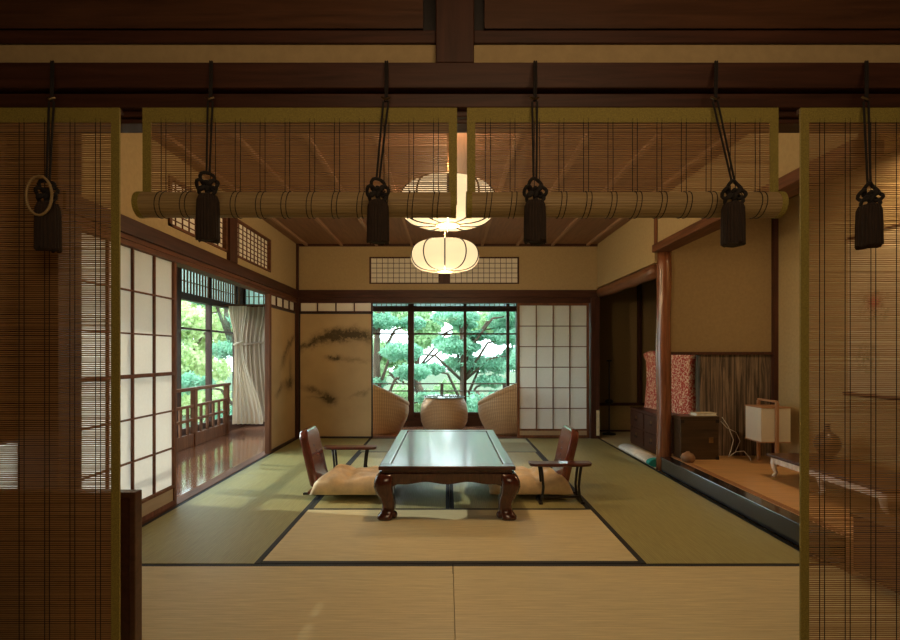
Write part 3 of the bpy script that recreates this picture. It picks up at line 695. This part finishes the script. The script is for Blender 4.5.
# ------------------------------------------------------------------ bamboo blinds
YBL = 1.44
def blind(x0, x1, zb, label, rolled, rx=None):
    t = thing('bamboo_blind', label, 'blind', ((x0+x1)/2, YBL, 1.788), 0, 'bamboo blinds hanging from the lintel')
    h = (x1-x0)/2; bm = bmesh.new(); z = -.042; pitch = .0061; bot = zb-1.788
    rnd = random.Random(int(x0*100))
    while z > bot:
        j = rnd.uniform(-.0006, .0006); w = .0034+rnd.uniform(-.0005, .0006)
        box(bm, -h+.02, h-.02, -.0008, .0008, z-w/2+j, z+w/2+j); z -= pitch
    link('slats', bm, 'bamboo', t)
    xs = []
    n = max(2, round((2*h-.05)/.0725)); step = (2*h-.05)/n
    for k in range(n): xs += [-h+.025+step*(k+.5)-.007, -h+.025+step*(k+.5)+.007]
    bm = bmesh.new()
    for x in xs: tube(bm, [(x, -.0022, -.03), (x+rnd.uniform(-.001, .001), -.0022, bot/2), (x, -.0022, bot)], .0011, 5)
    link('warp_threads', bm, 'cord', t)
    link('top_band', BX((-h, h, -.003, .004, -.042, 0)), 'brocade', t)
    for s in (-1, 1): link('side_band', BX((min(s*h, s*(h-.024)), max(s*h, s*(h-.024)), -.0026, .0030, bot, -.042)), 'brocade', t)
    link('head_rod', BX((-h, h, .004, .016, -.012, 0)), 'dark_x', t)
    if rolled:
        rz = 1.509-1.788; r = .0355; a, b = rx[0]-(x0+x1)/2, rx[1]-(x0+x1)/2
        bm = bmesh.new(); n = 60
        rr = [r*(1+.012*math.sin(k*2.5)+.018*(k % 2)) for k in range(n)]
        segs = 12; rings = []
        for i in range(segs+1):
            x = a+(b-a)*i/segs; rings.append([bm.verts.new((x, .0+rr[k]*math.cos(2*PI*k/n), rz+rr[k]*math.sin(2*PI*k/n))) for k in range(n)])
        for i in range(segs):
            for k in range(n): bm.faces.new((rings[i][k], rings[i][(k+1) % n], rings[i+1][(k+1) % n], rings[i+1][k]))
        bm.faces.new(rings[0][::-1]); bm.faces.new(rings[-1])
        ro = link('roll', bm, M['bamboo_roll'], t)
        for x in xs:
            if 1:
                bm = bmesh.new(); tube(bm, [(x+.004*math.sin(2*PI*k/24), (r+.0018)*math.cos(2*PI*k/24), rz+(r+.0018)*math.sin(2*PI*k/24)) for k in range(25)], .0012, 5)
                link('roll_thread', bm, 'cord', ro)
        for (p, q) in ((a-.004, a+.012), (b-.012, b+.004)):
            bm = bmesh.new(); tube(bm, [(p, 0, rz), (q, 0, rz)], r+.002, 32); link('roll_end', bm, 'brocade', ro)
def mat_broll():
    t = NT('rolled bamboo'); tc = t.node('ShaderNodeTexCoord').outputs['Object']; sp = t.node('ShaderNodeSeparateXYZ', {0: tc})
    f = t.noise(t.coord((5, 500, 500)), 1, 3, .7); c = t.ramp(f, [(.3, (.21, .135, .055)), (.7, (.42, .30, .14))])
    t.base(c, .55); t.bump(f, .4, .002); return t.m
M['bamboo_roll'] = mat_broll()
blind(-1.87, -.942, .06, 'full length bamboo blind at the left side', False)
blind(-.8755, .029, 1.509, 'rolled up bamboo blind left of the centre gap', True, (-.882, .0224))
blind(.0576, .953, 1.509, 'rolled up bamboo blind right of the centre gap', True, (.059, .955))
blind(1.017, 1.95, .06, 'full length bamboo blind at the right side', False)

def tassel(px, top_y, knot_y, bot_y, label, dx=0, ring=False):
    D = YBL-.085; k = D/500
    X = (px-447)*k; Z = lambda y: 1.08+(354-y)*k
    t = thing('tassel', label, 'tassel', (X, D, Z(bot_y)), 0, 'dark tassels hanging from the blinds'); z0 = Z(bot_y); dx -= X*.045
    zt = 1.94-z0; zk = Z(knot_y)-z0; zh = 1.80-z0
    bm = bmesh.new(); Y0 = 0.072
    tube(bm, [(-dx+X*.03, Y0+.042, zt), (-dx, Y0, zh+.06), (-dx-.001, Y0, zh)], .0028, 6)
    tube(bm, [(-dx+.006+X*.03, Y0+.042, zt), (-dx+.006, Y0, zh+.06), (-dx+.004, Y0, zh)], .0028, 6)
    tube(bm, [(-dx-.006, Y0, zh), (-.004, 0, zk+.02)], .003, 6); tube(bm, [(-dx+.008, Y0, zh), (.004, 0, zk+.02)], .003, 6)
    link('cord', bm, 'cord', t)
    link('hook', TB([(-dx-.012, Y0, zh+.014), (-dx, Y0-.006, zh+.004), (-dx+.012, Y0, zh+.012)], .003, 6), 'metal', t)
    bm = bmesh.new()
    for (ax, az, r, rot) in ((0, .012, .018, 0), (-.018, -.004, .014, .6), (.018, -.004, .014, -.6), (-.010, -.022, .013, .2), (.011, -.020, .013, -.3), (0, -.006, .012, 1.2)):
        pts = [(ax+r*math.cos(a)*math.cos(rot), -.004+r*.5*math.sin(a*2+rot), zk-.012+az+r*math.sin(a)) for a in [2*PI*i/14 for i in range(15)]]
        tube(bm, pts, .0048, 7)
    link('knot', bm, 'cord', t, True)
    zb = zk-.045; bm = bmesh.new(); n = 48; rings = []
    for (f, r) in ((1.0, .012), (.97, .022), (.86, .027), (.5, .0285), (.15, .0285), (0.0, .029)):
        rings.append([bm.verts.new(((r+.0016*(i % 2))*math.cos(2*PI*i/n), (r+.0016*(i % 2))*math.sin(2*PI*i/n), zb*f+(random.uniform(-.004, .008) if f == 0 else 0)+.006)) for i in range(n)])
    for i in range(len(rings)-1):
        for q in range(n): bm.faces.new((rings[i][q], rings[i][(q+1) % n], rings[i+1][(q+1) % n], rings[i+1][q]))
    bm.faces.new(rings[0]); bm.faces.new(rings[-1][::-1]); link('fringe', bm, 'tassel', t)
    if ring:
        link('loop', TB([(.000+.034*math.cos(a), -.03, zk-.03+.052*math.sin(a)) for a in [2*PI*i/28 for i in range(29)]], .0035, 8), M['bamboo_roll'], t, True)
tassel(48, 62, 188, 252, 'dark tassel with a loop of cord on the full length left blind', 0, True)
tassel(208, 62, 180, 243, 'dark tassel at the outer end of the left rolled blind')
tassel(378, 62, 186, 245, 'dark tassel at the inner end of the left rolled blind', -.02)
tassel(535, 62, 186, 245, 'dark tassel at the inner end of the right rolled blind')
tassel(733, 62, 188, 247, 'dark tassel on a slanting cord at the outer end of the right rolled blind', .045)
tassel(869, 62, 190, 249, 'dark tassel on the full length right blind')

# ------------------------------------------------------------------ low wooden screen and cabinet by the blinds
t = thing('low_screen', 'low dark wooden screen standing behind the left full length blind', 'screen', (-1.47, 1.68, 0))
link('frame', BX((.415, .434, -.02, .02, 0, .62), (-.434, -.415, -.02, .02, 0, .62), (-.415, .415, -.02, .02, .60, .62), (-.415, .415, -.02, .02, .03, .06)), 'panel', t, bevel=.003)
link('board', BX((-.415, .415, -.01, .01, .06, .60)), 'chest', t)
t = thing('low_cabinet', 'low plain wooden cabinet in the near right corner behind the right blind', 'cabinet', (2.10, 2.10, 0))
link('body', BX((-.07, .08, -.42, .40, .0, .265)), 'chest', t, bevel=.004); link('top_board', BX((-.08, .09, -.43, .41, .265, .285)), 'panel', t, bevel=.003)

# ------------------------------------------------------------------ side alcove things
def chest():
    t = thing('drawer_chest', 'low dark wooden chest of drawers under the red cloth, behind the log post', 'chest', (2.22, 5.64, 0))
    L, D, H = .43, .42, .44
    link('body', BX((.012, D, -L, L, 0, H-.02)), 'chest', t, bevel=.003); link('top_board', BX((0, D+.01, -L-.01, L+.01, H-.02, H)), 'chest', t, bevel=.003)
    for r in range(2):
        for c in range(2):
            y0, y1 = -L+.02+c*.425, -L+.02+c*.425+.39; z0 = .035+r*.195
            d = link('drawer', BX((-.004, .012, y0, y1, z0, z0+.175)), 'chest', t, bevel=.003)
            link('ring_handle', TB([(-.012, (y0+y1)/2+.03*math.cos(a), z0+.09+.022*math.sin(a)) for a in [PI+PI*i/10 for i in range(11)]], .004, 6), 'black', d)
            link('lock_plate', BX((-.008, -.004, (y0+y1)/2-.02, (y0+y1)/2+.02, z0+.095, z0+.125)), 'metal', d)
    for s in (-1, 1): link('corner_iron', BX((.008, .06, min(s*L, s*(L+.004)), max(s*L, s*(L+.004)), .02, .07), (.008, .06, min(s*L, s*(L+.004)), max(s*L, s*(L+.004)), .35, .40)), 'black', t)
chest()
def cover():
    bm = bmesh.new(); n = 40; prof = [(0.0, .43, .085), (.02, .42, .08), (.3, .39, .065), (.53, .40, .065), (.57, .435, .075), (.61, .44, .08), (.635, .39, .05), (.645, .34, .03)]; rings = []
    for (z, hy, hx) in prof:
        ring = []
        for k in range(n):
            a = 2*PI*k/n; c, s = math.cos(a), math.sin(a); wv = 1+.04*math.sin(a*9)*(1-z/.7)
            ring.append(bm.verts.new((hx*wv*math.copysign(abs(c)**.5, c), hy*math.copysign(abs(s)**.5, s), z)))
        rings.append(ring)
    for i in range(len(rings)-1):
        for k in range(n): bm.faces.new((rings[i][k], rings[i][(k+1) % n], rings[i+1][(k+1) % n], rings[i+1][k]))
    bm.faces.new(rings[0][::-1]); bm.faces.new(rings[-1])
    o = link('covered_mirror', bm, 'red_cloth', None, True); o.location = (2.50, 5.63, .441); o.rotation_euler = (0, 0, R(11)); o.scale = (1, 1, 1.05)
    tag(o, 'upright mirror draped in red and cream patterned cloth on the drawer chest', 'mirror')
cover()
t = thing('storage_box', 'dark wooden box with brass plate on the alcove floor next to the log post', 'box', (2.26, 4.55, .135))
link('body', BX((-.17, .17, -.08, .07, 0, .36)), 'box_wood', t, bevel=.004); link('lid', BX((-.175, .175, -.085, .075, .36, .388)), 'box_wood', t, bevel=.003)
link('brass_plate', BX((.08, .12, -.084, -.080, .15, .20)), 'metal', t)
for (x0, x1) in ((.14, .172), (-.172, -.14)):
    for (z0, z1) in ((0, .03), (.33, .36)): link('corner_iron', BX((x0, x1, -.084, -.08, z0, z1)), 'black', t)
t = thing('book', 'cream covered book lying on the dark storage box', 'book', (2.33, 4.545, .523), .1)
link('cover', BX((-.10, .10, -.05, .05, 0, .004), (-.10, .10, -.05, .05, .022, .026)), 'book', t); link('pages', BX((-.095, .095, -.045, .045, .004, .022)), 'white_cloth', t)
o = link('clay_pot', LT([(.0, 0), (.035, 0), (.055, .02), (.06, .045), (.045, .075), (.02, .085), (.016, .095), (0, .098)], 24), 'clay', None, True); o.location = (2.10, 4.36, .135); tag(o, 'small round brown clay pot in front of the dark box', 'pot')
def box_lamp():
    t = thing('floor_lamp', 'square paper lantern on wooden legs standing on the alcove floor', 'lamp', (2.775, 4.33, .135))
    hx, hy = .125, .11
    link('shade', BX((-hx, hx, -hy, hy, .20, .49)), 'shade_paper', t, bevel=.003)
    link('shade_frame', BX((-hx-.004, hx+.004, -hy-.004, hy+.004, .487, .495)), 'lamp_wood', t)
    link('shade_base', BX((-hx-.004, hx+.004, -hy-.004, hy+.004, .195, .203)), 'lamp_wood', t)
    for sy in (-1, 1): link('leg', BX((-.011, .011, sy*(hy+.015)-.011, sy*(hy+.015)+.011, 0, .535)), 'lamp_wood', t)
    link('handle', BX((-.009, .009, -hy-.02, hy+.02, .535, .552)), 'lamp_wood', t, bevel=.003)
M['shade_paper'] = mat_paper('lamp paper', (.86, .80, .66), .3)
box_lamp()
tag(link('power_cable', TB([(2.53, 4.60, .5), (2.56, 4.55, .42), (2.60, 4.54, .30), (2.57, 4.53, .2), (2.54, 4.52, .147), (2.60, 4.50, .20), (2.66, 4.48, .21), (2.70, 4.45, .15), (2.69, 4.43, .139)], .0035, 6), 'cable', None, True), 'thin white cable looping down beside the dark box', 'cable')
tag(link('power_cable', TB([(2.53, 4.62, .46), (2.58, 4.61, .40), (2.66, 4.60, .36), (2.69, 4.59, .28), (2.64, 4.58, .18), (2.60, 4.60, .14)], .003, 6), 'cable', None, True), 'second thin white cable curving out wider against the dark wainscot', 'cable')
def stand():
    t = thing('display_table', 'low display table with pale curved legs on the alcove floor behind the right blind', 'table', (2.70, 3.34, .135))
    link('table_top', BX((-.23, .23, -.53, .53, .155, .178)), 'chest', t, bevel=.006); 
    link('apron', BX((-.21, .21, -.51, -.49, .11, .155), (-.21, .21, .49, .51, .11, .155), (-.21, -.19, -.49, .49, .11, .155), (.19, .21, -.49, .49, .11, .155)), 'ivory', t, bevel=.004)
    for sx in (-1, 1):
        for y in (-.48, 0, .48): link('leg', TB([(sx*.195, y, .15), (sx*.205, y, .11), (sx*.20, y, .07), (sx*.185, y, .04), (sx*.20, y, .02), (sx*.21, y, .009)], [.022, .022, .017, .014, .015, .011], 10), 'ivory', t, True)
stand()
o = link('flask_vase', LT([(.0, 0), (.03, 0), (.055, .02), (.083, .07), (.088, .11), (.07, .155), (.035, .185), (.018, .2), (.015, .235), (.022, .245), (.0, .246)], 32), 'flask', None, True); o.location = (2.83, 3.72, .314); tag(o, 'round bodied dark flask vase with narrow neck on the display table', 'vase')
t = thing('hanging_scroll', 'hanging scroll painted with red flowers and leaves on the alcove wall', 'scroll', (3.05, 3.55, 0))
bm = BX((-.012, -.008, -.24, .24, .78, 1.95)); o = link('painting', bm, mat_scroll(), t); 
o.data.transform(Matrix.Translation((0, 3.55, 0))); o.location = (0, -3.55, 0)
link('bottom_rod', TB([(-.016, -.27, .78), (-.016, .27, .78)], .014, 12), 'dark_y', t); link('top_rod', TB([(-.016, -.25, 1.95), (-.016, .25, 1.95)], .007, 8), 'dark_y', t)
link('hanging_cord', TB([(-.01, -.1, 1.95), (-.006, 0, 2.05), (-.01, .1, 1.95)], .002, 5), 'cord', t)
t = thing('candle_stand', 'slender dark candle stand in the side alcove against the dim wall', 'stand', (2.18, 6.72, 0))
link('base', LT([(.0, 0), (.09, 0), (.085, .015), (.02, .03), (0, .032)], 24), 'black', t, True)
link('stem', TB([(0, 0, .02), (0, 0, .98)], .009, 8), 'black', t); link('drip_pan', LT([(.0, .40), (.05, .42), (.055, .45), (.04, .47), (0, .48)], 20), 'black', t, True); link('cup', LT([(.0, .97), (.03, .98), (.04, 1.0), (.0, 1.0)], 20), 'black', t)
t = thing('rolled_mat', 'rolled white mat with teal end lying at the foot of the log post', 'mat', (2.005, 4.76, 0))
def flatroll(y0, y1, s=1.0):
    bm = bmesh.new(); tube(bm, [(0, y0, 0), (0, y1, 0)], .05*s, 24); bmesh.ops.scale(bm, verts=bm.verts[:], vec=(1.3, 1, .62)); bmesh.ops.translate(bm, verts=bm.verts[:], vec=(0, 0, .0315*s)); return bm
link('roll', flatroll(.07, .85, 1.25), 'white_cloth', t, True); link('end_cover', flatroll(-.0, .07, 1.28), 'teal', t)
o = link('paper_tag', BX((1.905, 1.945, YB-.046, YB-.0405, .04, .36)), 'tag'); tag(o, 'narrow cream strip fixed low on the dark post left of the side alcove', 'tag')

# ------------------------------------------------------------------ curtains on the veranda
def curtain(name, label, y, prof, m, seed, pl=7):
    """prof: list of (z, x0, x1)"""
    t = thing(name, label, 'curtain', (0, y, 0), 0, 'tied back veranda curtains'); bm = bmesh.new(); n = 60; rows = 40; g = []
    def at(z):
        for i in range(len(prof)-1):
            (za, a0, a1), (zb, b0, b1) = prof[i], prof[i+1]
            if zb <= z <= za: f = (za-z)/(za-zb); f = f*f*(3-2*f); return a0+(b0-a0)*f, a1+(b1-a1)*f
        return prof[-1][1:]
    for j in range(rows+1):
        z = prof[0][0]+(prof[-1][0]-prof[0][0])*j/rows; x0, x1 = at(z); amp = .012+.05*(x1-x0)
        g.append([bm.verts.new((x0+(x1-x0)*i/n + .006*math.sin(i*.9), amp*math.sin(2*PI*pl*i/n+seed+.5*math.sin(z*3))+.3*amp*math.sin(i*.7), z)) for i in range(n+1)])
    for j in range(rows):
        for i in range(n): bm.faces.new((g[j][i], g[j][i+1], g[j+1][i+1], g[j+1][i]))
    link('drape', bm, m, t, True)
    zt = prof[1][0]; x0, x1 = prof[1][1:]
    link('tieback', TB([((x0+x1)/2+(x1-x0)*.56*math.cos(a), .04*math.sin(a), zt+.02*math.cos(a)) for a in [2*PI*i/20 for i in range(21)]], .014, 8), m, t, True)
curtain('curtain', 'pale linen curtain tied at the waist in front of the veranda window corner', 7.0, [(1.75, -3.06, -2.80), (1.23, -2.97, -2.86), (.10, -3.02, -2.58)], 'curtain', 1, 7)
curtain('curtain', 'taupe grey curtain tied back beside the painted doors, behind the pale one', 7.22, [(1.76, -2.95, -2.52), (1.23, -2.98, -2.60), (.10, -2.92, -2.50)], 'curtain_b', 2.2, 6)
tag(link('curtain_rail', TB([(-3.10, 7.0, 1.765), (-2.55, 7.0, 1.765), (-2.30, 7.1, 1.765), (-2.05, 7.22, 1.765)], .012, 8), 'frame_y'), 'thin rail carrying the pale linen curtain', 'curtain rail')
tag(link('curtain_rail', TB([(-3.10, 7.22, 1.775), (-2.35, 7.22, 1.775)], .012, 8), 'frame_y'), 'thin rail carrying the taupe curtain', 'curtain rail')

# ------------------------------------------------------------------ garden
struct('ground', BX((-40, 30, 8.6, 60, -1.2, -1.0), (-40, -3.4, -6, 8.6, -1.2, -1.0)), 'garden', 'garden ground outside the windows', 'ground')
def mat_leaf(name, a, b):
    t = NT(name); f = t.noise(t.coord(), 3, 4); g = t.noise(t.coord(), 24, 2)
    c = t.ramp(t.math('ADD', t.math('MULTIPLY', f, .6), t.math('MULTIPLY', g, .4)), [(.35, a), (.65, b)])
    d = t.node('ShaderNodeBsdfDiffuse', {0: c}); tl = t.node('ShaderNodeBsdfTranslucent', {0: c})
    mx = t.node('ShaderNodeMixShader', {0: .45, 1: d.outputs[0], 2: tl.outputs[0]}); t.l.new(mx.outputs[0], t.out.inputs[0]); return t.m
M['needles'] = mat_leaf('pine needles', (.15, .40, .27), (.46, .74, .56))
M['leaves'] = mat_leaf('maple leaves', (.46, .58, .26), (.80, .88, .56))
M['leaves2'] = mat_leaf('shrub leaves', (.28, .46, .24), (.58, .76, .46))
def tree(x, y, h, pads, leafmat, label, seed, leaf=(.10, .014), cnt=900, flat=.35, name='pine_tree'):
    rnd = random.Random(seed); t = thing(name, label, 'tree', (x, y, -1.0), 0, 'garden trees outside the windows')
    bend = rnd.uniform(-.5, .5)
    tp = [(bend*math.sin(k*.8)*.6, .2*math.sin(k*1.3), h*k/6) for k in range(7)]
    bm = bmesh.new(); tube(bm, tp, [.12*(1-.12*k) for k in range(7)], 8); link('trunk', bm, 'bark', t, True)
    bm = bmesh.new(); bb = bmesh.new()
    for (px, py, pz, pr) in pads:
        k = min(6, max(0, int(pz/h*6))); tube(bb, [tp[max(0, k-1)], ((px+tp[k][0])/2, (py+tp[k][1])/2, pz-.15), (px, py, pz-.05)], [.045, .03, .012], 6)
        for _ in range(int(cnt*pr)):
            while True:
                a, b, c = rnd.uniform(-1, 1), rnd.uniform(-1, 1), rnd.uniform(-1, 1)
                if a*a+b*b+c*c < 1: break
            lump = 1+.25*math.sin(a*7+seed)+.2*math.sin(b*9)
            p = Vector((px+a*pr, py+b*pr, pz+c*pr*flat*lump))
            d = Vector((rnd.gauss(0, 1), rnd.gauss(0, 1), rnd.gauss(.4, .8))).normalized()*leaf[0]
            s = d.cross(Vector((rnd.gauss(0, 1), rnd.gauss(0, 1), rnd.gauss(0, 1)))).normalized()*leaf[1]*.5
            vs = [bm.verts.new(q) for q in (p-d*.5-s, p-d*.5+s, p+d*.5+s, p+d*.5-s)]; bm.faces.new(vs)
    link('branches', bb, 'bark', t, True); link('foliage', bm, leafmat, t)
def pads(seed, n, w, z0, z1, r0=.35, r1=.7):
    rnd = random.Random(seed); return [(rnd.uniform(-w, w), rnd.uniform(-.6, .6), rnd.uniform(z0, z1), rnd.uniform(r0, r1)) for _ in range(n)]
tree(-1.5, 10.9, 3.7, pads(1, 13, 1.1, .7, 3.9, .25, .55), 'needles', 'green pine seen through the left pane of the back window', 11, (.12, .026), 2600)
tree(.45, 13.4, 4.0, pads(2, 17, 1.6, .6, 4.0, .3, .65), 'needles', 'spreading green pine in the middle pane of the back window', 12, (.13, .028), 2600)
tree(2.2, 10.9, 3.7, pads(3, 12, 1.0, .7, 3.8, .25, .55), 'needles', 'green pine seen through the right pane of the back window', 13, (.12, .026), 2600)
tree(-.8, 17.0, 4.6, pads(4, 16, 3.0, .6, 4.8, .5, .9), 'leaves2', 'leafy tree farther off behind the middle pine', 14, (.12, .08), 1300, .6, 'garden_tree')
tree(-4.4, 10.4, 3.4, pads(5, 8, .8, .8, 3.3, .25, .5), 'needles', 'pine standing off the corner of the veranda', 15, (.12, .026), 2200)
tree(-7.6, 12.6, 3.6, pads(6, 14, 1.6, .3, 3.4, .4, .8), 'leaves', 'yellow green leafy tree in the lower veranda window', 16, (.10, .075), 1400, .7, 'garden_tree')
tree(-9.4, 17.6, 4.6, pads(7, 18, 2.6, .3, 4.2, .6, 1.0), 'leaves', 'broad yellow green tree farther off outside the veranda', 17, (.12, .09), 1400, .7, 'garden_tree')
tree(-7.4, 7.6, 2.9, pads(8, 16, 1.5, .3, 3.1, .4, .8), 'leaves2', 'green garden tree close outside the veranda railing', 18, (.09, .06), 1500, .7, 'garden_tree')
def shrub(x, y, seed, label, m='leaves2'):
    tree(x, y, 1.3, pads(seed, 8, .8, .25, 1.15, .3, .45), m, label, seed, (.08, .05), 1500, .8, 'garden_shrub')
shrub(-2.3, 13.4, 21, 'low green shrub between the pines, left part of the back window')
shrub(.9, 10.2, 22, 'low green shrub under the pines, behind the round rattan table', 'needles')
shrub(-.6, 15.0, 23, 'low green shrub farther off under the middle pine')
shrub(3.6, 15.8, 24, 'low green shrub at the right edge of the back window', 'needles')
shrub(-7.1, 10.1, 25, 'low green shrub outside the veranda corner', 'leaves')
